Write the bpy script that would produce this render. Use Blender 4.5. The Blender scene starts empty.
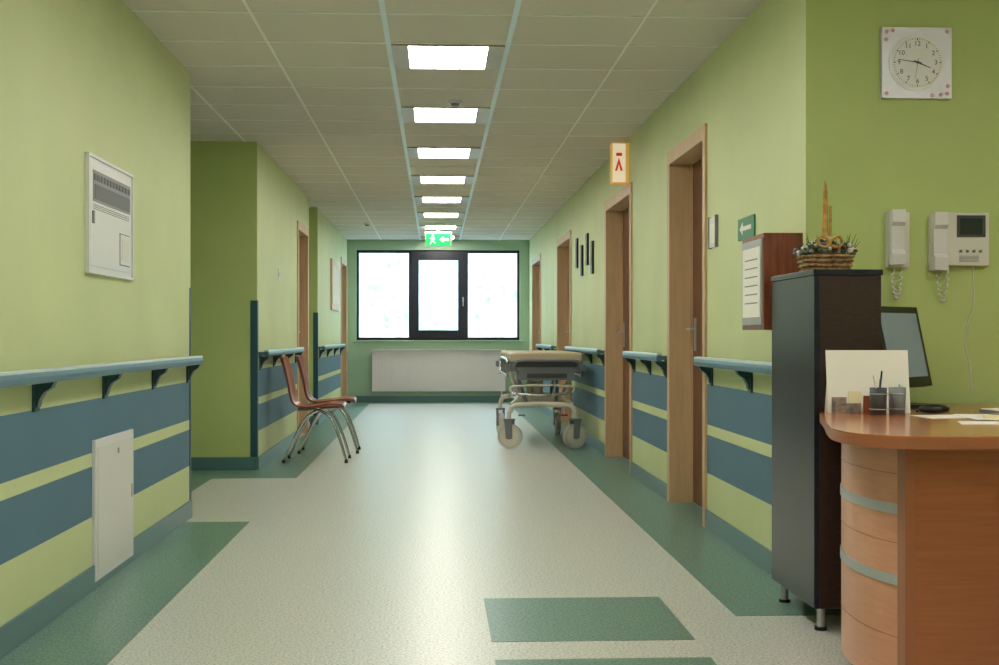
import bpy, math, random
from mathutils import Vector, Matrix
random.seed(4)
S=bpy.context.scene
try:
    S.view_settings.view_transform='Standard'
except Exception: pass

def lin(c):
    c=c/255.0
    return c/12.92 if c<=0.04045 else ((c+0.055)/1.055)**2.4
def L3(c): return (lin(c[0]),lin(c[1]),lin(c[2]),1)

def mat(name,c,rough=0.5,metal=0.0,emis=0.0,noise=0.0,nscale=8.0,c2=None,bump=0.0,bscale=60,coat=0,stretch=None,spec=0.5,ramp=(.36,.64)):
    m=bpy.data.materials.new(name); m.use_nodes=True
    nt=m.node_tree; b=nt.nodes['Principled BSDF']
    b.inputs['Base Color'].default_value=L3(c)
    b.inputs['Roughness'].default_value=rough
    b.inputs['Metallic'].default_value=metal
    b.inputs['Specular IOR Level'].default_value=spec
    if coat: b.inputs['Coat Weight'].default_value=coat; b.inputs['Coat Roughness'].default_value=0.15
    if emis:
        b.inputs['Emission Color'].default_value=L3(c); b.inputs['Emission Strength'].default_value=emis
    if noise or c2:
        g=nt.nodes.new('ShaderNodeNewGeometry'); mp=nt.nodes.new('ShaderNodeMapping')
        nt.links.new(g.outputs['Position'],mp.inputs['Vector'])
        if stretch: mp.inputs['Scale'].default_value=stretch
        n=nt.nodes.new('ShaderNodeTexNoise'); n.inputs['Scale'].default_value=nscale; n.inputs['Detail'].default_value=5
        nt.links.new(mp.outputs[0],n.inputs['Vector'])
        r=nt.nodes.new('ShaderNodeValToRGB')
        if c2 is None: c2=tuple(max(0,v*(1-noise)) for v in c)
        r.color_ramp.elements[0].color=L3(c2); r.color_ramp.elements[1].color=L3(c)
        r.color_ramp.elements[0].position=ramp[0]; r.color_ramp.elements[1].position=ramp[1]
        nt.links.new(n.outputs['Fac'],r.inputs['Fac']); nt.links.new(r.outputs['Color'],b.inputs['Base Color'])
    if bump:
        n2=nt.nodes.new('ShaderNodeTexNoise'); n2.inputs['Scale'].default_value=bscale
        g2=nt.nodes.new('ShaderNodeNewGeometry'); nt.links.new(g2.outputs['Position'],n2.inputs['Vector'])
        bp=nt.nodes.new('ShaderNodeBump'); bp.inputs['Strength'].default_value=bump; bp.inputs['Distance'].default_value=0.002
        nt.links.new(n2.outputs['Fac'],bp.inputs['Height']); nt.links.new(bp.outputs[0],b.inputs['Normal'])
    return m

def striped_wall(name,green,blue):
    m=bpy.data.materials.new(name); m.use_nodes=True; nt=m.node_tree; b=nt.nodes['Principled BSDF']
    b.inputs['Roughness'].default_value=0.55
    g=nt.nodes.new('ShaderNodeNewGeometry'); sx=nt.nodes.new('ShaderNodeSeparateXYZ')
    nt.links.new(g.outputs['Position'],sx.inputs[0])
    r=nt.nodes.new('ShaderNodeValToRGB'); cr=r.color_ramp; cr.interpolation='CONSTANT'
    cr.elements[0].position=0; cr.elements[0].color=L3(green)
    cr.elements[1].position=0.29; cr.elements[1].color=L3(blue)
    for p,c in((0.495,green),(0.55,blue),(0.765,green)):
        e=cr.elements.new(p); e.color=L3(c)
    nt.links.new(sx.outputs['Z'],r.inputs['Fac'])
    n=nt.nodes.new('ShaderNodeTexNoise'); n.inputs['Scale'].default_value=1.6; n.inputs['Detail'].default_value=6
    nt.links.new(g.outputs['Position'],n.inputs['Vector'])
    mr=nt.nodes.new('ShaderNodeMapRange'); mr.inputs['From Min'].default_value=0.3; mr.inputs['From Max'].default_value=0.7
    mr.inputs['To Min'].default_value=0.94; mr.inputs['To Max'].default_value=1.03
    nt.links.new(n.outputs['Fac'],mr.inputs['Value'])
    mx=nt.nodes.new('ShaderNodeVectorMath'); mx.operation='SCALE'
    nt.links.new(r.outputs['Color'],mx.inputs[0]); nt.links.new(mr.outputs[0],mx.inputs['Scale'])
    nt.links.new(mx.outputs[0],b.inputs['Base Color'])
    return m

GREEN=(208,218,164); BLUE=(80,120,142)
M={}
M['wall']=striped_wall('wall_paint_striped',GREEN,BLUE)
M['wallp']=mat('wall_paint_plain',(192,210,136),0.55,noise=0.04,nscale=1.5)
M['walle']=mat('wall_end_backlit_tint',(164,194,166),0.55)  # end wall: teal shade from the window's backlight is put into the colour
M['ceil']=mat('ceiling_tile',(224,217,208),0.9,noise=0.04,nscale=300)
M['tee']=mat('ceiling_tee',(244,242,236),0.5)
M['tee2']=mat('ceiling_tee_bright',(230,244,254),0.4)
M['floor']=mat('floor_vinyl',(212,214,206),0.34,c2=(160,167,158),nscale=110,bump=0.04,bscale=90,spec=0.6,ramp=(.38,.54))
M['fgreen']=mat('floor_vinyl_green',(116,154,140),0.34,c2=(70,108,98),nscale=110,bump=0.04,bscale=90,spec=0.6,ramp=(.4,.58))
M['base']=mat('baseboard_vinyl',(84,122,126),0.3)
M['guard']=mat('corner_guard',(38,80,96),0.4)
M['rail']=mat('rail_blue',(88,128,146),0.35)
M['railt']=mat('rail_top',(184,202,208),0.3)
M['brk']=mat('rail_bracket',(24,62,72),0.35)
M['tan']=mat('door_casing',(212,178,138),0.45,noise=0.05,nscale=4,stretch=(8,8,1))
M['leaf']=mat('door_leaf_wood',(120,76,52),0.4,noise=0.15,nscale=5,stretch=(8,8,0.7))
M['white']=mat('white_enamel',(226,226,228),0.35)
M['offw']=mat('offwhite_plastic',(224,222,216),0.35)
M['grey']=mat('grey_plastic',(120,124,130),0.4)
M['dgrey']=mat('dark_grey',(62,64,70),0.4)
M['black']=mat('black_plastic',(18,18,20),0.35)
M['chrome']=mat('chrome',(200,202,205),0.2,metal=1)
M['steel']=mat('brushed_steel',(190,192,196),0.45,metal=.6)
M['frame']=mat('window_frame_navy',(24,26,44),0.35)
M['lit']=mat('lamp_diffuser',(255,250,238),0.5,emis=24.0)
M['hous']=mat('lamp_housing',(176,162,138),0.35,metal=0.3)
M['chair']=mat('chair_wood_shell',(158,76,56),0.3,noise=0.15,nscale=6)
M['matt']=mat('mattress_vinyl',(196,180,156),0.5)
M['cream']=mat('cream_enamel',(218,212,200),0.35)
M['exit']=mat('exit_green',(30,185,90),0.4,emis=1.0)
M['exitw']=mat('exit_white',(240,255,245),0.4,emis=1.5)
M['sgreen']=mat('sign_green',(20,125,85),0.4)
M['red']=mat('sign_red',(215,60,40),0.4,emis=0.3)
M['signface']=mat('sign_face',(250,232,200),0.4,emis=0.5)
M['signside']=mat('sign_side',(240,195,110),0.4,emis=0.25)
M['cabL']=mat('cabinet_laminate_dark',(34,36,50),0.25,noise=0.1,nscale=30)
M['cabF']=mat('cabinet_wenge',(60,42,38),0.35,c2=(42,29,26),nscale=30,stretch=(1,1,9))
M['desk']=mat('desk_cherry_wood',(168,96,56),0.3,c2=(158,88,50),nscale=5,stretch=(1,1,20),coat=0.2)
M['desktop']=mat('desktop_wood',(196,122,76),0.2,c2=(184,110,66),nscale=5,stretch=(1,20,2),coat=0.4)
M['deskc']=mat('desk_curved_beech',(214,154,124),0.3,c2=(208,147,116),nscale=4,stretch=(2,2,20))
M['deske']=mat('desk_edge',(160,96,62),0.35)
M['boxw']=mat('box_wood_red',(140,76,50),0.35,c2=(116,58,38),nscale=8,stretch=(6,6,1))
M['paper']=mat('paper',(242,240,232),0.7)
M['papery']=mat('paper_cream',(242,232,190),0.7)
M['photo']=mat('printed_photo',(170,150,130),0.5,c2=(110,105,110),nscale=40)
M['screen']=mat('lcd_screen',(130,145,158),0.15,emis=0.12)
M['sdark']=mat('screen_dark',(40,50,55),0.15)
M['silver']=mat('clock_silver',(205,205,212),0.35,metal=0.2)
M['pink']=mat('clock_flower',(205,150,165),0.5)
M['wick']=mat('basket_wicker',(120,84,52),0.7,c2=(190,160,110),nscale=60)
M['leafg']=mat('foliage_dark',(70,90,58),0.7)
M['petal']=mat('petal_pale',(222,214,214),0.7)
M['gold']=mat('candle_gold',(206,160,70),0.4,noise=0.2,nscale=60)
M['redc']=mat('berries_red',(150,30,30),0.5)
M['radi']=mat('radiator_enamel',(226,222,222),0.4)
M['tyre']=mat('castor_tyre',(200,198,192),0.5)
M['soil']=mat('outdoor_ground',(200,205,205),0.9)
M['outl']=mat('outdoor_foliage_glare',(226,232,222),0.9,c2=(150,162,112),nscale=4,ramp=(.3,.62))  # foliage colour paled so overexposure glare is painted in
gl=bpy.data.materials.new('window_glass'); gl.use_nodes=True; nt=gl.node_tree; nt.nodes.clear()
o=nt.nodes.new('ShaderNodeOutputMaterial'); t=nt.nodes.new('ShaderNodeBsdfTransparent'); g=nt.nodes.new('ShaderNodeBsdfGlossy'); g.inputs['Roughness'].default_value=0.02
mx=nt.nodes.new('ShaderNodeMixShader'); mx.inputs[0].default_value=0.05
nt.links.new(t.outputs[0],mx.inputs[1]); nt.links.new(g.outputs[0],mx.inputs[2]); nt.links.new(mx.outputs[0],o.inputs['Surface']); M['glass']=gl

def smooth_path(pts,n=6,closed=False):
    P=[Vector(p) for p in pts]; out=[]; N=len(P)
    rng=range(N) if closed else range(N-1)
    for i in rng:
        if closed: p0,p1,p2,p3=P[i-1],P[i],P[(i+1)%N],P[(i+2)%N]
        else: p0=P[max(i-1,0)];p1=P[i];p2=P[i+1];p3=P[min(i+2,N-1)]
        for k in range(n):
            t=k/n
            out.append(0.5*((2*p1)+(-p0+p2)*t+(2*p0-5*p1+4*p2-p3)*t*t+(-p0+3*p1-3*p2+p3)*t**3))
    if not closed: out.append(P[-1])
    return out

class MB:
    def __init__(s): s.v=[];s.f=[];s.mi=[];s.sm=[];s.mats=[]; s.T=None
    def m(s,k):
        if k not in s.mats: s.mats.append(k)
        return s.mats.index(k)
    def add(s,vs,fs,k,smooth=False):
        o=len(s.v); i=s.m(k)
        for v in vs:
            v=Vector(v)
            if s.T is not None: v=s.T@v
            s.v.append(v)
        for f in fs: s.f.append([o+a for a in f]); s.mi.append(i); s.sm.append(smooth)
    def box(s,x0,x1,y0,y1,z0,z1,k):
        vs=[(x0,y0,z0),(x1,y0,z0),(x1,y1,z0),(x0,y1,z0),(x0,y0,z1),(x1,y0,z1),(x1,y1,z1),(x0,y1,z1)]
        s.add(vs,[(0,3,2,1),(4,5,6,7),(0,1,5,4),(1,2,6,5),(2,3,7,6),(3,0,4,7)],k)
    def cyl(s,a,b,r0,k,r1=None,seg=20,smooth=True):
        if r1 is None:r1=r0
        a=Vector(a);b=Vector(b);d=(b-a).normalized()
        u=d.orthogonal().normalized();w=d.cross(u)
        vs=[];
        for c,r in((a,r0),(b,r1)):
            for i in range(seg):
                an=2*math.pi*i/seg; vs.append(c+u*math.cos(an)*r+w*math.sin(an)*r)
        s.add(vs,[(i,(i+1)%seg,seg+(i+1)%seg,seg+i) for i in range(seg)],k,smooth)
        s.add(vs,[tuple(range(seg))[::-1],tuple(range(seg,2*seg))],k)
    def tube(s,pts,r,k,seg=10,closed=False,n=6,smooth=True):
        P=smooth_path(pts,n,closed) if n>1 else [Vector(p) for p in pts]
        vs=[];N=len(P);prev=None
        for i,p in enumerate(P):
            if closed: d=(P[(i+1)%N]-P[i-1])
            else: d=P[min(i+1,N-1)]-P[max(i-1,0)]
            d.normalize()
            if prev is None: u=d.orthogonal().normalized()
            else:
                u=prev-d*prev.dot(d)
                if u.length<1e-6:u=d.orthogonal()
                u.normalize()
            prev=u;w=d.cross(u)
            for j in range(seg):
                an=2*math.pi*j/seg; vs.append(p+u*math.cos(an)*r+w*math.sin(an)*r)
        fs=[]
        for i in range(N if closed else N-1):
            i2=(i+1)%N
            for j in range(seg): fs.append((i*seg+j,i*seg+(j+1)%seg,i2*seg+(j+1)%seg,i2*seg+j))
        s.add(vs,fs,k,smooth)
        if not closed:
            s.add(vs[:seg],[tuple(range(seg))[::-1]],k); s.add(vs[-seg:],[tuple(range(seg))],k)
    def prism(s,poly,ax,a0,a1,k,smooth=False):
        def mk(p,a):
            if ax=='x':return(a,p[0],p[1])
            if ax=='y':return(p[0],a,p[1])
            return(p[0],p[1],a)
        n=len(poly); vs=[mk(p,a0) for p in poly]+[mk(p,a1) for p in poly]
        s.add(vs,[(i,(i+1)%n,n+(i+1)%n,n+i) for i in range(n)],k,smooth)
        s.add(vs,[tuple(range(n))[::-1],tuple(range(n,2*n))],k)
    def ball(s,c,r,k,sx=1,sy=1,sz=1,seg=14,rings=8):
        vs=[];fs=[]
        for i in range(rings+1):
            ph=math.pi*i/rings
            for j in range(seg):
                th=2*math.pi*j/seg
                vs.append((c[0]+r*sx*math.sin(ph)*math.cos(th),c[1]+r*sy*math.sin(ph)*math.sin(th),c[2]+r*sz*math.cos(ph)))
        for i in range(rings):
            for j in range(seg): fs.append((i*seg+j,(i+1)*seg+j,(i+1)*seg+(j+1)%seg,i*seg+(j+1)%seg))
        s.add(vs,fs,k,True)
    def build(s,name,bevel=0.0,parent=None):
        me=bpy.data.meshes.new(name); me.from_pydata([tuple(v) for v in s.v],[],s.f)
        for k in s.mats: me.materials.append(M[k])
        me.polygons.foreach_set('material_index',s.mi); me.polygons.foreach_set('use_smooth',s.sm)
        me.update()
        import bmesh
        bm=bmesh.new(); bm.from_mesh(me); bmesh.ops.recalc_face_normals(bm,faces=bm.faces); bm.to_mesh(me); bm.free()
        ob=bpy.data.objects.new(name,me); S.collection.objects.link(ob)
        if bevel:
            b=ob.modifiers.new('bevel','BEVEL'); b.width=bevel; b.segments=2; b.limit_method='ANGLE'; b.angle_limit=math.radians(50)
        if parent: ob.parent=parent
        return ob

def text(body,size,loc,rot,k,parent,name,align='CENTER'):
    c=bpy.data.curves.new(name,'FONT'); c.body=body; c.size=size; c.align_x=align; c.align_y='CENTER'; c.extrude=0.0004
    c.materials.append(M[k])
    ob=bpy.data.objects.new(name,c); S.collection.objects.link(ob); ob.location=loc; ob.rotation_euler=rot; ob.parent=parent
    return ob

H=2.50; XL=-1.38; XL2=-1.36; XR=1.44; YE=20.1; YF=5.02
YC1=7.41; YC2=10.0; YC3=14.06; YC4=15.08
doors=[(6.90,7.95),(9.54,10.94),(13.85,15.35),(17.85,19.35)]
# ---------- shell
b=MB(); b.box(-4.7,4.2,-3.2,YE+0.25,-0.12,0,'floor'); b.build('floor')
def inlay(name,*rects):
    b=MB()
    for r in rects: b.box(r[0],r[1],r[2],r[3],0,0.0012,'fgreen')
    return b.build(name)
inlay('trim_1',(XL,-1.02,-3,7.22))
inlay('trim_2',(-4.4,-1.0,9.42,YC2),(-2.0,-1.6,8.1,9.42),(XL2,-1.0,YC2,YC3),(-2.4,-1.0,YC3,YC4),(XL2,-1.0,YC4,19.7),(XL2,1.09,19.7,YE))
inlay('trim_3',(1.09,XR,YF,YE),(1.09,3.9,4.70,YF),*[(XR,XR+.13,d[0]+.03,d[1]-.03) for d in doors])
inlay('trim_4',(.185,.87,4.34,5.06))
inlay('trim_5',(.185,.87,3.3,4.10))

# ceiling with grid
b=MB(); b.box(-4.7,4.2,-3.2,YE+0.25,H,H+0.12,'ceil')
regs=[(XL,4.0,-3.0,YF),(XL,XR,YF,YC1),(-4.5,XR,YC1,YC2),(XL2,XR,YC2,YC3),(-2.4,XR,YC3,YC4),(XL2,XR,YC4,YE)]
x0=-0.24
for (xa,xb,ya,yb) in regs:
    k=-8
    while k<8:
        x=x0+0.605*k
        main=(k in(0,1)); w=0.013 if main else 0.007
        if xa+0.02<x<xb-0.02: b.box(x-w,x+w,ya,yb,H-0.005,H,'tee2' if main else 'tee')
        k+=1
    y=6.6-0.6*16
    while y<YE:
        if ya<=y<yb: b.box(xa,xb,y-0.007,y+0.007,H-0.0045,H,'tee')
        y+=0.6
b.build('ceiling')

# lights
def troffer(yc):
    xa,xb=x0+0.014,x0+0.605-0.014; y0,y1=yc-0.29,yc+0.29
    b=MB(); t=0.004
    b.box(xa,xa+0.085,y0,y1,H-0.012,H-0.001,'hous'); b.box(xb-0.085,xb,y0,y1,H-0.012,H-0.001,'hous')
    b.box(xa+0.085,xb-0.085,y0,y0+0.012,H-0.012,H-0.001,'hous'); b.box(xa+0.085,xb-0.085,y1-0.012,y1,H-0.012,H-0.001,'hous')
    b.box(xa+0.085,xb-0.085,y0+0.012,y1-0.012,H-0.008,H-0.002,'lit')
    for i in(1,2): 
        x=xa+0.085+(xb-xa-0.17)*i/3; b.box(x-0.004,x+0.004,y0,y1,H-0.016,H-0.008,'tee')
    return b.build('ceiling_light')
for k in range(-5,8): troffer(6.9+1.8*k)
for (x,y) in((2.5,3.0),(2.5,0.0)):  # unseen reception fixtures, added to brighten the near area
    b=MB(); b.box(x-.3,x+.3,y-.3,y+.3,H-0.014,H-0.006,'hous'); b.box(x-.22,x+.22,y-.28,y+.28,H-0.018,H-0.014,'lit'); b.build('ceiling_light')

# walls
b=MB(); b.box(XL-.2,XL,-3.2,YC1,0,H,'wall'); b.box(-4.7,XL-.2,YC1-.2,YC1,0,H,'wallp'); b.build('wall_left_near')
dl1=(12.88,13.85); dl2=(18.75,19.8); DH=2.10
b=MB()
b.box(XL2-.2,XL2,YC2+.02,dl1[0],0,H,'wall'); b.box(XL2-.2,XL2,dl1[1],YC3,0,H,'wall'); b.box(XL2-.2,XL2,dl1[0],dl1[1],DH,H,'wall')
b.box(-4.7,XL2-.0005,YC2,YC2+.2,0,H,'wallp')
b.build('wall_left_middle')
b=MB()
b.box(XL2-.2,XL2,YC4+.02,dl2[0],0,H,'wall'); b.box(XL2-.2,XL2,dl2[1],YE,0,H,'wall'); b.box(XL2-.2,XL2,dl2[0],dl2[1],DH,H,'wall')
b.box(-2.6,XL2-.0005,YC4,YC4+.2,0,H,'wallp'); b.build('wall_left_far')
b=MB(); b.box(-2.6,-2.4,YC3-.2,YC4,0,H,'wallp'); b.box(-2.4,XL2-.2,YC3-.2,YC3,0,H,'wallp'); b.build('wall_alcove')
b=MB(); b.box(-4.7,-4.5,YC1,YC2,0,H,'wallp'); b.build('wall_side_corridor')
b=MB(); y=YF
for d in doors:
    b.box(XR,XR+.25,y,d[0],0,H,'wall'); b.box(XR,XR+.25,d[0],d[1],DH,H,'wall'); y=d[1]
b.box(XR,XR+.25,y,YE,0,H,'wall'); b.build('wall_right')
b=MB(); b.box(XR+.0005,4.2,YF-.001,YF+.2,0,H,'wallp'); b.build('wall_reception_back')
b=MB(); b.box(4.0,4.2,-3.2,YF,0,H,'wallp'); b.build('wall_reception_side')
b=MB(); b.box(XL,4.0,-3.2,-3.0,0,H,'wallp'); b.build('wall_behind')
WX0,WX1,WZ0,WZ1=-1.22,1.29,.955,2.345
b=MB(); b.box(-1.56,WX0,YE,YE+.25,0,H,'walle'); b.box(WX1,XR+.25,YE,YE+.25,0,H,'walle'); b.box(WX0,WX1,YE,YE+.25,0,WZ0,'walle'); b.box(WX0,WX1,YE,YE+.25,WZ1,H,'walle'); b.build('wall_end')

# baseboards
def bb(name,rects):
    b=MB()
    for r in rects: b.box(r[0],r[1],r[2],r[3],0,.10,'base')
    b.build(name,0.004)
t=.012
bb('baseboard_left',[(XL,XL+t,-3,YC1),(XL2,XL2+t,YC2+.0,dl1[0]),(XL2,XL2+t,dl1[1],YC3),(XL2,XL2+t,YC4,dl2[0]),(XL2,XL2+t,dl2[1],YE),(-4.5,XL2,YC2-t,YC2),(-2.4,XL2,YC4-t,YC4)])
rr=[];y=YF
for d in doors: rr.append((XR-t,XR,y,d[0])); y=d[1]
rr.append((XR-t,XR,y,YE)); bb('baseboard_right',rr)
bb('baseboard_end',[(XL2+t,XR-t,YE-t,YE)])
bb('baseboard_reception',[(1.56,4.0,YF-t-.001,YF-.001)])
# corner guards
for i,(x,y,z) in enumerate([(XL2,YC2,1.29),(XL2,YC4,1.29)]):
    b=MB(); b.box(x-.05,x+.004,y-.004,y,0.1,z,'guard'); b.box(x,x+.004,y,y+.05,.1,z,'guard'); b.build('corner_guard')
b=MB(); b.box(XL,XL+.004,YC1-.03,YC1+.004,.1,1.29,'guard'); b.build('corner_guard')

# doors
def door(n,side,xw,y0,y1,depth=.13):
    s=side
    b=MB(); cw=.065
    def bx(xa,xb,ya,yb,za,zb,k):
        xa,xb=xw+s*xa,xw+s*xb
        b.box(min(xa,xb),max(xa,xb),ya,yb,za,zb,k)
    z1=DH
    for (ya,yb) in((y0,y0+.03),(y1-.03,y1)):
        bx(-.0,depth+.04,ya,yb,0,z1,'tan')
    bx(0,depth+.04,y0+.03,y1-.03,z1-.03,z1,'tan')
    bx(-.014,0,y0-.03,y0+.03,0,z1+.05,'tan'); bx(-.014,0,y1-.03,y1+.05,0,z1+.05,'tan'); bx(-.014,0,y0+.03,y1-.03,z1-.03,z1+.05,'tan')
    bx(depth,depth+.04,y0+.03,y1-.03,0.006,z1-.03,'leaf')
    bx(depth-.02,depth,y1-.045,y1-.03,0,z1-.03,'tan')
    ya=y1-.13
    bx(depth-.008,depth,ya-.02,ya+.02,.93,1.13,'steel')
    x1=xw+s*(depth-.05)
    b.tube([(xw+s*depth,ya,1.06),(x1,ya,1.06),(x1,ya-.03,1.06),(x1,ya-.12,1.06)],.009,'steel',n=4)
    b.build('door_%d'%n,0.003)
for i,d in enumerate(doors): door(i+1,1,XR,d[0],d[1])
door(5,-1,XL2,*dl1,depth=.12); door(6,-1,XL2,*dl2,depth=.12)

# handrails
def rail(xw,s,ya,yb,brks):
    b=MB(); q=.72
    prof=[(.060,.872),(.066,.862),(.100,.862),(.108,.872),(.110,.885),(.106,.900),(.060,.900)]
    b.prism([(xw+s*p[0]*q,p[1]) for p in prof],'y',ya,yb,'rail')
    b.prism([(xw+s*p[0]*q,p[1]) for p in[(.058,.900),(.108,.900),(.104,.910),(.064,.911)]],'y',ya,yb,'railt')
    for y in brks:
        pr=[(0,.775),(.022,.775),(.03,.80),(.05,.825),(.085,.842),(.100,.862),(0,.862)]
        b.prism([(xw+s*p[0]*q,p[1]) for p in pr],'y',y-.022,y+.022,'brk')
        b.box(min(xw,xw+s*.010),max(xw,xw+s*.010),y-.032,y+.032,.76,.875,'brk')
    for y,e in((ya,1),(yb,-1)):
        b.box(min(xw,xw+s*.06),max(xw,xw+s*.06),min(y,y+e*.02),max(y,y+e*.02),.872,.898,'rail')
    b.build('handrail',0.002)
rail(XL,1,-2.0,YC1-.04,[-.1+.95*i for i in range(-1,1)]+[1.85,2.75,3.65,4.56,5.5,6.44,7.32])
rail(XL2,1,YC2+.08,dl1[0]-.1,[YC2+.15,11,11.9,12.7])
rail(XL2,1,YC4+.08,dl2[0]-.1,[15.3,16.4,17.5,18.6])
rail(XR,-1,YF+.02,doors[0][0]-.06,[5.2,5.9,6.75])
rail(XR,-1,doors[0][1]+.06,doors[1][0]-.06,[8.1,8.7,9.4])
rail(XR,-1,doors[1][1]+.06,doors[2][0]-.06,[11.1,12,12.9,13.7])
rail(XR,-1,doors[2][1]+.06,doors[3][0]-.06,[15.5,16.5,17.7])

# window
b=MB(); ya,yb=YE+.06,YE+.13
fx=.035
b.box(WX0,WX1,ya,yb,WZ0,WZ0+.045,'frame'); b.box(WX0,WX1,ya,yb,WZ1-.045,WZ1,'frame')
b.box(WX0,WX0+fx,ya,yb,WZ0+.045,WZ1-.045,'frame'); b.box(WX1-fx,WX1,ya,yb,WZ0+.045,WZ1-.045,'frame')
m0,m1=-.385,.46
for x in(m0,m1): b.box(x-.035,x+.035,ya,yb,WZ0+.045,WZ1-.045,'frame')
ys=ya-.03
sx0,sx1,sz0,sz1=m0-.005,m1+.005,WZ0+.03,WZ1-.03
w=.125
b.box(sx0,sx0+w,ys,ya+.03,sz0,sz1,'frame'); b.box(sx1-w,sx1,ys,ya+.03,sz0,sz1,'frame')
b.box(sx0+w,sx1-w,ys,ya+.03,sz0,sz0+w,'frame'); b.box(sx0+w,sx1-w,ys,ya+.03,sz1-w,sz1,'frame')
b.box(sx1-.06,sx1-.035,ys-.02,ys,1.55,1.62,'steel'); b.box(sx1-.055,sx1-.04,ys-.035,ys-.02,1.48,1.62,'steel')
b.box(WX0+fx,WX1-fx,yb-.03,yb-.024,WZ0+.04,WZ1-.04,'glass')
b.build('window_1',0.003)
b=MB(); b.box(WX0-.03,WX1+.03,YE-.03,YE+.05,WZ0-.02,WZ0,'walle'); b.build('window_sill',.004)

# outdoor foliage + ground
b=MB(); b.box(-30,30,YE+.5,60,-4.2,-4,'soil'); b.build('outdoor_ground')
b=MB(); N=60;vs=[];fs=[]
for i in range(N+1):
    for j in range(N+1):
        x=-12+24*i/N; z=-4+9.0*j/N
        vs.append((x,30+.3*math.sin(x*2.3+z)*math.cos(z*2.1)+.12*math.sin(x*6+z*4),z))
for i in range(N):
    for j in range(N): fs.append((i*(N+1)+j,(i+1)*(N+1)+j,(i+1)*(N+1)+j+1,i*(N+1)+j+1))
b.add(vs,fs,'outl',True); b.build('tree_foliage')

# radiator
b=MB(); rx0,rx1,rz0,rz1=-.97,1.06,.17,.80
b.box(rx0,rx1,YE-.06,YE-.03,rz0,rz1,'radi')
n=40
for i in range(n):
    x=rx0+.03+(rx1-rx0-.06)*(i+.5)/n
    b.box(x-.018,x+.018,YE-.064,YE-.06,rz0+.04,rz1-.04,'radi')
b.box(rx0-.004,rx1+.004,YE-.10,YE-.025,rz1,rz1+.012,'radi'); b.box(rx0-.006,rx0,YE-.10,YE-.025,rz0,rz1,'radi'); b.box(rx1,rx1+.006,YE-.10,YE-.025,rz0,rz1,'radi')
for x in(rx0+.3,rx1-.3): b.box(x-.02,x+.02,YE-.03,YE,rz0+.1,rz1-.1,'radi')
b.tube([(rx1-.05,YE-.05,rz0),(rx1-.05,YE-.05,.14),(rx1-.05,YE-.05,.11),(rx1-.05,YE-.05,.0)],.01,'white',n=3)
b.build('radiator',0.003)

# exit sign
b=MB(); xs=.03; yS=17.6; z1=H
b.box(xs-.18,xs+.18,yS-.03,yS+.03,2.225,2.425,'white'); b.box(xs-.165,xs+.165,yS-.036,yS-.03,2.235,2.40,'exit')
b.cyl((xs,yS,2.425),(xs,yS,H),.02,'white'); b.box(xs-.08,xs+.08,yS-.04,yS+.04,H-.02,H,'white')
f=yS-.038
b.prism([(xs+.02,2.32),(xs+.07,2.36),(xs+.07,2.335),(xs+.14,2.335),(xs+.14,2.305),(xs+.07,2.305),(xs+.07,2.28)],'y',f,yS-.036,'exitw')
b.cyl((xs-.07,f,2.375),(xs-.07,yS-.036,2.375),.013,'exitw')
for p in([(-.085,2.36),(-.06,2.36),(-.07,2.305),(-.09,2.305)],[(-.085,2.31),(-.07,2.31),(-.035,2.27),(-.045,2.262)],[(-.09,2.31),(-.075,2.31),(-.10,2.255),(-.115,2.255)],[(-.065,2.355),(-.04,2.325),(-.048,2.32),(-.07,2.34)],[(-.08,2.355),(-.115,2.335),(-.112,2.325),(-.08,2.34)]):
    b.prism([(xs+q[0],q[1]) for q in p],'y',f,yS-.036,'exitw')
b.build('exit_sign')
for (x,y) in((.12,8.2),(-.9,17.2)):
    b=MB(); b.cyl((x,y,H),(x,y,H-.02),.045,'white'); b.cyl((x,y,H-.02),(x,y,H-.035),.03,'grey',.022); b.build('smoke_detector')

# ward sign box on right wall
b=MB(); xa,xb,ya,yb=1.31,1.44,9.66,9.78
b.box(xa,xb,ya,yb,2.16,2.46,'signside'); b.box(xa+.005,xb-.03,ya-.004,ya,2.168,2.452,'signface')
b.prism([(xa+.02,2.25),(xa+.05,2.35),(xa+.08,2.25),(xa+.062,2.25),(xa+.05,2.30),(xa+.038,2.25)],'y',ya-.007,ya-.004,'red')
b.box(xa+.03,xa+.075,ya-.007,ya-.004,2.36,2.385,'red')
b.build('illuminated_wall_sign',.004)

# small plate & arrow sign
b=MB(); b.box(XR-.012,XR,6.60,6.76,1.48,1.635,'offw'); b.box(XR-.014,XR-.012,6.62,6.74,1.50,1.60,'paper'); b.box(XR-.018,XR,6.595,6.60,1.475,1.64,'grey'); b.box(XR-.018,XR,6.76,6.765,1.475,1.64,'grey'); b.build('room_number_plate')
b=MB(); b.box(XR-.008,XR,5.82,6.13,1.47,1.57,'sgreen')
b.prism([(6.09,1.52),(6.03,1.55),(6.03,1.53),(5.87,1.53),(5.87,1.51),(6.03,1.51),(6.03,1.49)],'x',XR-.010,XR-.008,'paper'); b.build('arrow_sign')
for i,(y,z) in enumerate([(13.2,1.86),(12.75,1.76),(12.3,1.84),(11.9,1.74)]):
    b=MB(); h=.15;w=.06
    b.box(XR-.02,XR,y-w,y+w,z-h,z+h,'black'); b.box(XR-.022,XR-.02,y-w+.03,y+w-.03,z-h+.05,z+h-.05,'photo'); b.build('picture_frame',.002)
b=MB(); b.box(XL2,XL2+.025,16.9,18.1,1.36,2.02,'tan'); b.box(XL2+.025,XL2+.028,16.98,18.02,1.44,1.94,'paper'); b.build('picture_frame')
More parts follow.
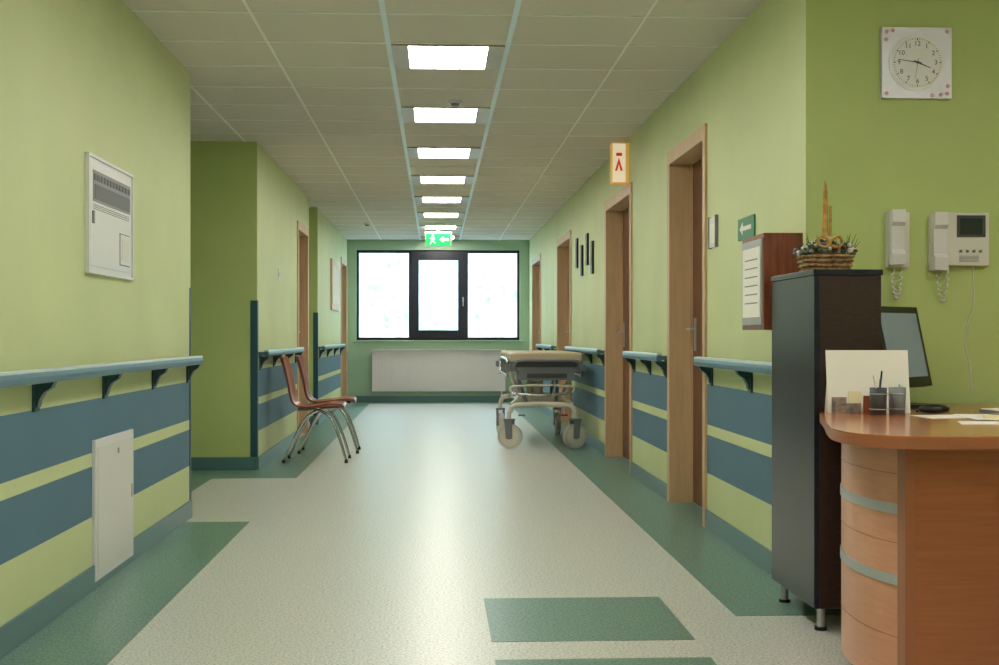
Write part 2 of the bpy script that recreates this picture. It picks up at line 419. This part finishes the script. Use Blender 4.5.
b=MB(); b.box(XL2,XL2+.01,11.3,11.38,1.5,1.6,'white'); b.box(XL2+.01,XL2+.016,11.32,11.36,1.53,1.57,'offw'); b.build('light_switch')

# electric panel
b=MB(); y0,y1,z0,z1=5.20,5.96,1.27,1.745
b.box(XL,XL+.010,y0,y1,z0,z1,'white')
for (ya,yb,za,zb) in((y0,y1,z0,z0+.012),(y0,y1,z1-.012,z1),(y0,y0+.016,z0+.012,z1-.012),(y1-.016,y1,z0+.012,z1-.012)): b.box(XL+.010,XL+.018,ya,yb,za,zb,'white')
b.box(XL+.010,XL+.014,y0+.035,y1-.035,z0+.03,z1-.03,'white')
b.box(XL+.014,XL+.016,y0+.07,y1-.06,z1-.185,z1-.06,'grey')
n=12
for i in range(n):
    y=y0+.10+(y1-y0-.19)*i/(n-1); b.box(XL+.016,XL+.018,y-.018,y+.018,z1-.10,z1-.075,'dgrey')
b.box(XL+.016,XL+.0175,y0+.09,y1-.08,z1-.175,z1-.115,'dgrey')
for i in range(3): b.box(XL+.014,XL+.0155,y0+.08,y1-.08,z1-.200-i*.008,z1-.197-i*.008,'grey')
b.box(XL+.014,XL+.0155,y1-.25,y1-.07,z0+.055,z0+.195,'grey')
b.box(XL+.0155,XL+.017,y1-.245,y1-.075,z0+.06,z0+.19,'white')
b.box(XL+.017,XL+.019,y1-.22,y1-.10,z0+.08,z0+.17,'offw')
b.box(XL+.014,XL+.019,y0+.06,y0+.085,z0+.20,z0+.25,'grey')
b.build('electrical_panel',.001)
b=MB(); y0,y1=5.31,5.97
b.box(XL,XL+.014,y0,y1,.03,.60,'white'); b.box(XL+.014,XL+.018,y0+.03,y1-.03,.06,.57,'offw')
b.cyl((XL+.018,y0+.36,.53),(XL+.022,y0+.36,.53),.012,'steel'); b.box(XL+.018,XL+.021,y1-.06,y1-.045,.3,.36,'steel'); b.build('access_panel',.003)

# chairs
def chair(cx,cy,rot=0):
    b=MB(); b.T=Matrix.Translation((cx,cy,0))@Matrix.Rotation(rot,4,'Z')
    prof=smooth_path([(.235,0,.432),(.215,0,.455),(.12,0,.462),(0,0,.448),(-.11,0,.442),(-.175,0,.465),(-.205,0,.53),(-.228,0,.64),(-.255,0,.75),(-.285,0,.85)],5)
    U=len(prof);V=12
    vs=[]
    for side in(0,1):
        for i,p in enumerate(prof):
            u=i/(U-1)
            wid=.205+.02*math.sin(u*math.pi)
            if u>.5: wid=.215-.02*(u-.5)*2
            wid-=.05*math.exp(-((u-.5)/.07)**2)
            if u<.1: wid-=.05*(1-u/.1)**2
            if u>.92: wid-=.05*((u-.92)/.08)**2
            a=prof[max(i-1,0)];c=prof[min(i+1,U-1)]; tg=(c-a).normalized(); nr=Vector((-tg.z,0,tg.x))
            for j in range(V+1):
                q=(j/V*2-1)
                curve=.022*(q*q)
                pos=p+Vector((0,q*wid,0))+ (Vector((0,0,1))*curve*(1-u)+Vector((1,0,0))*curve*u*1.6) + nr*(.012*side)
                vs.append(pos)
    n1=U*(V+1);fs=[]
    for side in(0,1):
        for i in range(U-1):
            for j in range(V):
                a=side*n1+i*(V+1)+j; fs.append((a,a+1,a+V+2,a+V+1))
    for i in range(U-1):
        for j in(0,V):
            a=i*(V+1)+j; fs.append((a,a+V+1,a+V+1+n1,a+n1))
    for j in range(V):
        for i in(0,U-1):
            a=i*(V+1)+j; fs.append((a,a+1,a+1+n1,a+n1))
    b.add(vs,fs,'chair',True)
    for s in(-1,1):
        b.tube([(.19,s*.11,.435),(.05,s*.14,.425),(-.07,s*.17,.36),(-.17,s*.19,.18),(-.245,s*.20,.012)],.011,'chrome')
        b.tube([(-.14,s*.11,.425),(.0,s*.14,.425),(.12,s*.17,.37),(.20,s*.19,.2),(.255,s*.20,.012)],.011,'chrome')
        for x in(-.245,.255): b.cyl((x,s*.20,0),(x,s*.20,.03),.015,'black',.012,seg=12)
    b.tube([(-.02,-.15,.415),(-.02,.15,.415)],.010,'chrome',n=1)
    b.tube([(.06,-.15,.415),(.06,.15,.415)],.010,'chrome',n=1)
    return b.build('waiting_chair')
chair(-.975,10.72,0.0); chair(-.94,11.55,0.02)

# gurney
def wheel(b,x,y,r=.112,fork=1):
    w=.022
    b.cyl((x-w,y,r),(x+w,y,r),r,'tyre',seg=28); b.cyl((x-w-.004,y,r),(x+w+.004,y,r),r*.78,'cream',seg=24); b.cyl((x-w-.010,y,r),(x+w+.010,y,r),r*.24,'grey',seg=14)
    for s in(-1,1): b.prism([(y-.03,r-.02),(y+.03,r-.02),(y+.045,r*2+.035),(y-.03,r*2+.035)],'x',x+s*(w+.012)-.003,x+s*(w+.012)+.003,'grey')
    b.box(x-w-.018,x+w+.018,y-.035,y+.05,r*2+.03,r*2+.048,'grey'); b.cyl((x,y+.01,r*2+.045),(x,y+.01,r*2+.11),.018,'cream')
b=MB()
g0,g1=11.78,13.62; xa,xb=.67,1.255; cx=(xa+xb)/2
def castor(b,x,y,rot):
    b.T=Matrix.Translation((x,y,0))@Matrix.Rotation(rot,4,'Z'); wheel(b,0,0); b.T=None
castor(b,xa,g0,1.2); castor(b,xb,g0,-1.1); castor(b,xa,g1-.1,.2); castor(b,xb,g1-.1,.1)
for y in(g0+.01,g1-.1):
    b.tube([(xa,y,.33),(xa+.03,y,.385),(xa+.14,y,.40),(cx,y,.405),(xb-.14,y,.40),(xb-.03,y,.385),(xb,y,.33)],.024,'cream',seg=12)
for x in(cx-.16,cx+.16): b.box(x-.025,x+.025,g0,g1-.1,.375,.415,'cream')
b.prism([(cx-.2,.41),(cx+.2,.41),(cx+.15,.46),(cx-.15,.46)],'y',g0+.35,g1-.45,'cream')
for x,s in((cx-.18,-1),(cx+.18,1)):
    b.tube([(x+s*.10,g0+.06,.40),(x+s*.02,g0+.10,.46),(x+s*.04,g0+.14,.53),(x+s*.08,g0+.15,.62),(x+s*.10,g0+.15,.70)],.018,'cream')
    b.tube([(x-s*.05,g0+.12,.40),(x-s*.02,g0+.3,.5),(x,g0+.5,.6),(x,g0+.62,.70)],.018,'steel')
    b.tube([(x,g0+1.2,.42),(x,g0+1.0,.55),(x,g0+.75,.70)],.018,'steel')
for y in(g0+.5,g0+1.3): b.cyl((cx,y,.44),(cx,y,.6),.05,'cream'); b.cyl((cx,y,.6),(cx,y,.72),.035,'chrome')
b.tube([(xa+.02,g0+.02,.50),(cx,g0-.02,.485),(xb-.02,g0+.02,.50)],.012,'chrome')
b.tube([(xa+.02,g0+.02,.50),(xa+.02,g0+.02,.56),(cx,g0-.0,.575),(xb-.02,g0+.02,.56),(xb-.02,g0+.02,.50)],.010,'cream')
for x in(xa+.1,xb-.1): b.box(x-.03,x+.03,g0-.10,g0-.03,.30,.315,'redc' if x>cx else 'grey'); b.tube([(x,g0-.06,.31),(x,g0,.38)],.008,'steel',n=1)
xa+=.03; xb+=.045; cx=(xa+xb)/2
b.box(xa-.02,xb+.02,g0-.02,g1,.70,.735,'grey'); b.box(xa,xb,g0+.0,g1-.02,.735,.785,'dgrey')
b.box(xa+.05,xb-.05,g0-.03,g0+.25,.62,.70,'grey'); b.box(xa+.12,xb-.12,g0-.045,g0-.03,.64,.68,'dgrey')
for x in(xa-.035,xb+.015):
    b.cyl((x,g0-.03,.70),(x,g0-.03,.76),.042,'grey')
    b.cyl((x,g1,.70),(x,g1,.76),.042,'grey')
for x,s in((xa-.045,-1),(xb+.04,1)):
    b.tube([(x,g0+.25,.64),(x,g0+.2,.74),(x,g0+.3,.80),(x,g0+1.4,.80),(x,g0+1.5,.74),(x,g0+1.45,.64)],.012,'chrome')
    b.tube([(x,g0+.25,.66),(x,g0+1.45,.66)],.011,'chrome',n=1)
    for k in range(5): b.tube([(x,g0+.35+k*.24,.66),(x,g0+.35+k*.24,.80)],.008,'chrome',n=1)
b.tube([(xa+.03,g0+.0,.72),(xa+.0,g0-.07,.74),(xa+.03,g0-.09,.79),(xa+.14,g0-.09,.80),(cx,g0-.09,.80),(xb-.14,g0-.09,.80),(xb-.03,g0-.09,.79),(xb,g0-.07,.74),(xb-.03,g0,.72)],.013,'grey')
gm=b.build('hospital_gurney',.004)
mt=MB()
mt.box(xa-.025,xb+.025,g0-.03,g0+.78,.785,.87,'matt'); mt.box(xa-.025,xb+.025,g0+.79,g1-.02,.785,.87,'matt')
mo=mt.build('mattress',.022); mo.parent=gm; mo.modifiers['bevel'].segments=4

# wooden notice box on right wall
b=MB(); xa,xb,ya,yb,za,zb=1.285,1.44,5.06,5.42,1.045,1.425
b.box(xa,xb,ya,yb,za,zb,'boxw'); b.box(xa-.006,xa,ya+.02,yb-.02,za+.02,zb-.02,'steel'); b.box(xa-.008,xa-.006,ya+.04,yb-.04,za+.05,zb-.05,'paper')
for i in range(6): b.box(xa-.009,xa-.008,ya+.07,yb-.08,zb-.10-i*.035,zb-.095-i*.035,'grey')
b.build('wooden_notice_box',.003)

# dark cabinet
b=MB(); xa,xb,ya,yb,za,zb=1.30,1.535,4.43,5.0,.08,1.25
b.box(xa,xa+.018,ya,yb,za,zb-.02,'cabL'); b.box(xb-.018,xb,ya,yb,za,zb-.02,'cabF'); b.box(xa+.018,xb-.018,ya,ya+.018,za,zb-.02,'cabF')
b.box(xa+.018,xb-.018,yb-.018,yb,za,zb-.02,'cabF'); b.box(xa+.018,xb-.018,ya+.018,yb-.018,za,za+.02,'cabF')
b.box(xa-.004,xb+.004,ya-.006,yb,zb-.02,zb,'cabL')
for x in(xa+.035,xb-.035):
    for y in(ya+.04,yb-.06):
        b.cyl((x,y,.0),(x,y,.012),.022,'black'); b.cyl((x,y,.012),(x,y,za),.014,'steel')
b.build('dark_cabinet',.002)

# reception desk
b=MB(); ZT=.76
out=[(1.31,4.40,0),(1.285,4.30,0),(1.23,4.08,0),(1.155,3.80,0),(1.115,3.60,0),(1.125,3.44,0),(1.20,3.34,0),(1.32,3.31,0)]
sm=[(p.x,p.y) for p in smooth_path(out,6)]
top=sm+[(2.6,3.31),(2.6,4.95),(1.56,4.95),(1.56,4.40)]
b.prism(top,'z',ZT-.004,ZT,'desktop'); b.prism(top,'z',ZT-.034,ZT-.004,'deske')
cp=[(1.262,3.50,0),(1.222,3.64,0),(1.215,3.82,0),(1.245,4.0,0),(1.31,4.14,0),(1.40,4.22,0)]
cp=[(p[0]+.014,p[1],0) for p in cp]
cs=smooth_path(cp,6)
inner=[(p.x+.02,p.y+.0) for p in cs][::-1]
poly=[(p.x,p.y) for p in cs]+inner
b.prism(poly,'z',.05,ZT-.034,'deskc')
for z in(.335,.53):
    strip=[(p.x-.004,p.y-.001) for p in cs]+[(p.x-.0005,p.y) for p in cs][::-1]
    b.prism(strip,'z',z,z+.028,'steel')
for z in(.19,.45,.64):
    strip=[(p.x-.001,p.y) for p in cs]+[(p.x-.0002,p.y) for p in cs][::-1]
    b.prism(strip,'z',z,z+.002,'deske')
b.box(1.257,1.285,3.44,3.50,.0,ZT-.034,'deske')
b.box(1.285,2.55,3.44,3.47,.0,ZT-.034,'desk')
b.box(1.42,2.55,4.20,4.22,.05,ZT-.034,'desk'); b.box(2.52,2.55,3.47,4.90,0,ZT-.034,'desk'); b.box(1.57,1.60,4.22,4.90,0,ZT-.034,'desk')
for p in((1.28,3.9),(1.3,3.6),(1.45,4.15)): b.cyl((p[0],p[1],0),(p[0],p[1],.05),.02,'black')
b.build('reception_desk',.002)

# card on desk
b=MB(); yb=4.33
b.prism([(yb,ZT),(yb+.004,ZT),(yb+.03,.972),(yb+.026,.972)],'x',1.318,1.60,'paper')
b.prism([(yb+.075,ZT),(yb+.079,ZT),(yb+.03,.972),(yb+.026,.972)],'x',1.33,1.56,'paper')
yy=yb-.0005
for (xa,xb,zz,kk,o) in((1.325,1.375,.055,'photo',.016),(1.38,1.425,.075,'papery',.02),(1.335,1.42,.035,'photo',.028),(1.43,1.455,.06,'boxw',.024)):
    b.box(xa,xb,yy-o-.003,yy-o,ZT,ZT+zz,kk)
b.build('desk_calendar')
def cup(name,x,y,k,pens):
    b=MB(); r=.028;h=.09
    n=24;vs=[];
    for rr_,z in((r*.92,0.0),(r,h),(r-.003,h),(r*.92-.003,.005)):
        for i in range(n):
            a=2*math.pi*i/n; vs.append((x+rr_*math.cos(a),y+rr_*math.sin(a),ZT+z))
    fs=[]
    for l in range(3):
        for i in range(n): fs.append((l*n+i,l*n+(i+1)%n,(l+1)*n+(i+1)%n,(l+1)*n+i))
    fs.append(tuple(range(n))); fs.append(tuple(range(3*n,4*n)))
    b.add(vs,fs,k,True)
    for z in(.02,.07): b.tube([(x+(r+.001)*math.cos(a),y+(r+.001)*math.sin(a),ZT+z) for a in[2*math.pi*i/16 for i in range(16)]],.0015,'steel',closed=True,n=1,seg=6)
    for (dx,dy,hh,kk) in pens: b.cyl((x-dx*.3,y-dy*.3,ZT+.008),(x+dx,y+dy,ZT+hh),.004,kk,.003,seg=8)
    b.build(name)
cup('pen_holder',1.452,4.22,'dgrey',[(.012,.0,.145,'black'),(-.014,.004,.13,'white'),(.004,-.01,.12,'guard')])
cup('wire_cup',1.522,4.24,'grey',[(.01,.005,.10,'steel')])
b=MB(); b.ball((1.65,4.25,ZT+.018),.05,'black',1.1,.6,.33); b.tube([(1.60,4.27,ZT+.01),(1.63,4.33,ZT+.01),(1.69,4.36,ZT+.01),(1.78,4.45,ZT+.01)],.004,'black'); b.build('computer_mouse')
b=MB()
def sheet(x,y,r,w,h,z,t,k):
    b.T=Matrix.Translation((x,y,ZT+z))@Matrix.Rotation(r,4,'Z'); b.box(-w/2,w/2,-h/2,h/2,0,t,k); b.T=None
sheet(1.66,4.12,.1,.21,.16,0,.002,'paper'); sheet(1.78,4.05,-.15,.21,.28,.002,.002,'paper'); sheet(1.84,3.93,.3,.22,.2,.004,.012,'papery'); sheet(1.84,3.93,.3,.20,.18,.016,.002,'photo')
sheet(1.66,3.80,-.3,.2,.13,.0,.002,'paper'); sheet(1.92,4.15,.05,.2,.26,.004,.012,'grey'); sheet(1.92,4.15,.08,.19,.25,.016,.003,'paper')
b.build('paper_stack')

# monitor
mon=bpy.data.objects.new('computer_monitor',None); S.collection.objects.link(mon); 
b=MB(); b.T=Matrix.Translation((1.735,4.68,ZT))@Matrix.Rotation(math.radians(44),4,'Z')
TT=b.T
b.cyl((0,.03,0),(0,.03,.012),.10,'black',seg=28); b.cyl((0,.04,.012),(0,.05,.14),.022,'black')
b.T=TT@Matrix.Translation((0,0,.075))@Matrix.Rotation(math.radians(-12),4,'X')
b.box(-.17,.17,0,.035,0,.30,'black'); b.box(-.12,.12,.035,.06,.04,.24,'dgrey'); b.box(-.145,.145,-.003,0,.035,.275,'screen')
b.build('display',.002,mon)

# phones
Yw=YF-.001
b=MB(); x0p,x1p,z0p,z1p=1.742,1.845,1.286,1.505
b.box(x0p+.012,x1p-.005,Yw-.03,Yw,z0p,z1p-.004,'offw')
cx=(x0p+x1p)/2-.008
b.prism([(Yw-.032,z0p+.01),(Yw-.065,z0p+.01),(Yw-.07,z0p+.05),(Yw-.055,z0p+.07),(Yw-.055,z1p-.06),(Yw-.07,z1p-.045),(Yw-.066,z1p+.004),(Yw-.032,z1p+.004)],'x',cx-.026,cx+.026,'white')
cord=[]
for i in range(90):
    a=i*.9; tt=i/89; zz=z0p-.02-.10*math.sin(tt*math.pi); xx=cx-.01+.035*tt
    cord.append((xx+.006*math.cos(a),Yw-.02+.006*math.sin(a),zz))
cord=[(cx-.01,Yw-.04,z0p+.01)]+cord+[(cx+.03,Yw-.015,z0p+.0)]
b.tube(cord,.0028,'offw',seg=6,n=2); b.build('wall_telephone',.006)
b=MB(); xa,xb,za,zb=1.925,2.153,1.275,1.50
b.box(xa+.055,xb,Yw-.035,Yw,za+.02,zb,'offw'); b.box(xa,xa+.06,Yw-.02,Yw,za,zb-.01,'offw')
b.box(xa+.10,xb-.015,Yw-.039,Yw-.035,zb-.095,zb-.01,'dgrey'); b.box(xa+.112,xb-.028,Yw-.041,Yw-.039,zb-.085,zb-.022,'sdark')
for i in range(4): b.cyl((xa+.115+i*.026,Yw-.035,za+.075),(xa+.115+i*.026,Yw-.041,za+.075),.006,'grey',seg=12)
for i in range(5): b.box(xa+.11,xb-.04,Yw-.037,Yw-.035,za+.035+i*.005,za+.037+i*.005,'grey')
cx=xa+.03
b.prism([(Yw-.02,za),(Yw-.06,za),(Yw-.065,za+.05),(Yw-.048,za+.065),(Yw-.048,zb-.065),(Yw-.065,zb-.05),(Yw-.062,zb-.0),(Yw-.02,zb-.0)],'x',cx-.026,cx+.026,'white')
cord=[]
for i in range(90):
    a=i*.9; tt=i/89; zz=za-.01-.11*math.sin(tt*math.pi); xx=cx+.04*tt
    cord.append((xx+.006*math.cos(a),Yw-.02+.006*math.sin(a),zz))
cord=[(cx,Yw-.04,za+.005)]+cord+[(cx+.045,Yw-.015,za+.02)]
b.tube(cord,.0028,'offw',seg=6,n=2)
b.tube([(2.10,Yw-.004,za+.02),(2.105,Yw-.004,1.15),(2.07,Yw-.004,1.02),(2.09,Yw-.004,.9),(2.10,Yw-.004,.80)],.003,'offw',seg=6); b.build('video_intercom',.006)

# clock
b=MB(); cxk,czk=1.872,2.085; h=.138
b.box(cxk-h,cxk+h,Yw-.022,Yw,czk-h,czk+h,'silver')
def disk(r,y0,y1,k): b.cyl((cxk,y0,czk),(cxk,y1,czk),r,k,seg=48)
disk(.112,Yw-.022,Yw-.026,'silver'); disk(.104,Yw-.026,Yw-.028,'white')
for i in range(60):
    a=2*math.pi*i/60; r0_=.090 if i%5 else .086; r1_=.095
    c,s_=math.sin(a),math.cos(a); w=.0008 if i%5 else .0018
    b.prism([(cxk+c*r0_-s_*w,czk+s_*r0_+c*w),(cxk+c*r1_-s_*w,czk+s_*r1_+c*w),(cxk+c*r1_+s_*w,czk+s_*r1_-c*w),(cxk+c*r0_+s_*w,czk+s_*r0_-c*w)],'y',Yw-.0285,Yw-.028,'black')
def hand(ang,l,w,y):
    c,s_=math.sin(ang),math.cos(ang)
    b.prism([(cxk-c*.015-s_*w,czk-s_*.015+c*w),(cxk+c*l-s_*w*.4,czk+s_*l+c*w*.4),(cxk+c*l+s_*w*.4,czk+s_*l-c*w*.4),(cxk-c*.015+s_*w,czk-s_*.015-c*w)],'y',y-.001,y,'black')
hand(math.radians(112),.055,.003,Yw-.029); hand(math.radians(278),.078,.0022,Yw-.031); hand(math.radians(190),.07,.0008,Yw-.033)
b.cyl((cxk,Yw-.028,czk),(cxk,Yw-.034,czk),.005,'black',seg=12)
for (px,pz) in[(-.12,.12),(-.095,.125),(-.122,.09),(.12,-.12),(.095,-.124),(.06,-.127),(.123,-.09),(-.12,-.12),(.12,.122)]:
    for i in range(5):
        a=2*math.pi*i/5; b.cyl((cxk+px+.005*math.cos(a),Yw-.0225,czk+pz+.005*math.sin(a)),(cxk+px+.005*math.cos(a),Yw-.0235,czk+pz+.005*math.sin(a)),.0038,'pink',seg=8)
ck=b.build('wall_clock',.0)
for i in range(1,13):
    a=2*math.pi*i/12
    text(str(i),.026,(cxk+.073*math.sin(a),Yw-.0287,czk+.073*math.cos(a)),(math.pi/2,0,0),'black',ck,'numeral_%d'%i)

# flower basket + candle
b=MB(); bx,by,bz=1.435,4.75,1.25
b.prism([(bx-.075,bz),(bx+.075,bz),(bx+.09,bz+.07),(bx-.09,bz+.07)],'y',by-.05,by+.05,'wick')
for k in range(4): b.tube([(bx-.078-.004*k,by-.053,bz+.01+.017*k),(bx+.078+.004*k,by-.053,bz+.01+.017*k),(bx+.078+.004*k,by+.053,bz+.01+.017*k),(bx-.078-.004*k,by+.053,bz+.01+.017*k)],.006,'wick',closed=True,n=1,seg=6)
for i in range(210):
    x=bx+random.uniform(-.1,.1);y=by+random.uniform(-.06,.06);z=bz+.07+random.uniform(0,.065)*(1-abs(x-bx)/.16)
    r=random.uniform(.006,.013); b.ball((x,y,z),r,random.choice(['leafg','leafg','petal','petal','petal','grey','redc']),random.uniform(.6,1.4),random.uniform(.6,1.4),random.uniform(.4,1),seg=7,rings=4)
for i in range(50):
    x=bx+random.uniform(-.09,.09); y=by+random.uniform(-.05,.05); dx=random.uniform(-.04,.04)
    b.cyl((x,y,bz+.07),(x+dx,y+random.uniform(-.02,.02),bz+.07+random.uniform(.03,.08)),.0025,'leafg',.0006,seg=5)
b.cyl((bx,by,bz+.06),(bx,by,bz+.30),.011,'gold',.009); b.cyl((bx-.0,by,bz+.30),(bx,by,bz+.345),.009,'gold',.002); b.cyl((bx+.018,by,bz+.06),(bx+.02,by,bz+.25),.006,'gold')
for s in(-1,1): b.tube([(bx,by-.055,bz+.11),(bx+s*.03,by-.06,bz+.135),(bx+s*.045,by-.06,bz+.11),(bx+s*.02,by-.06,bz+.095)],.006,'gold',closed=True,seg=6)
b.build('flower_basket')

# ---------- camera / world / lights
cam=bpy.data.cameras.new('camera'); co=bpy.data.objects.new('camera',cam); S.collection.objects.link(co)
co.location=(0,0,1.02); co.rotation_euler=(math.pi/2,0,math.radians(-2.788)); cam.lens=1304/999*36; cam.sensor_width=36; cam.shift_y=.0035; cam.clip_end=200
S.camera=co
w=bpy.data.worlds.new('world'); S.world=w; w.use_nodes=True; nt=w.node_tree; bg=nt.nodes['Background']
bg.inputs['Color'].default_value=(.50,.76,1.0,1); bg.inputs['Strength'].default_value=6.5
pl=bpy.data.lights.new('window_portal','AREA'); pl.shape='RECTANGLE'; pl.size=WX1-WX0; pl.size_y=WZ1-WZ0; po=bpy.data.objects.new('window_portal',pl); S.collection.objects.link(po)
po.location=((WX0+WX1)/2,YE+.22,(WZ0+WZ1)/2); po.rotation_euler=(-math.pi/2,0,0)
try: pl.cycles.is_portal=True
except Exception as e: print(e)
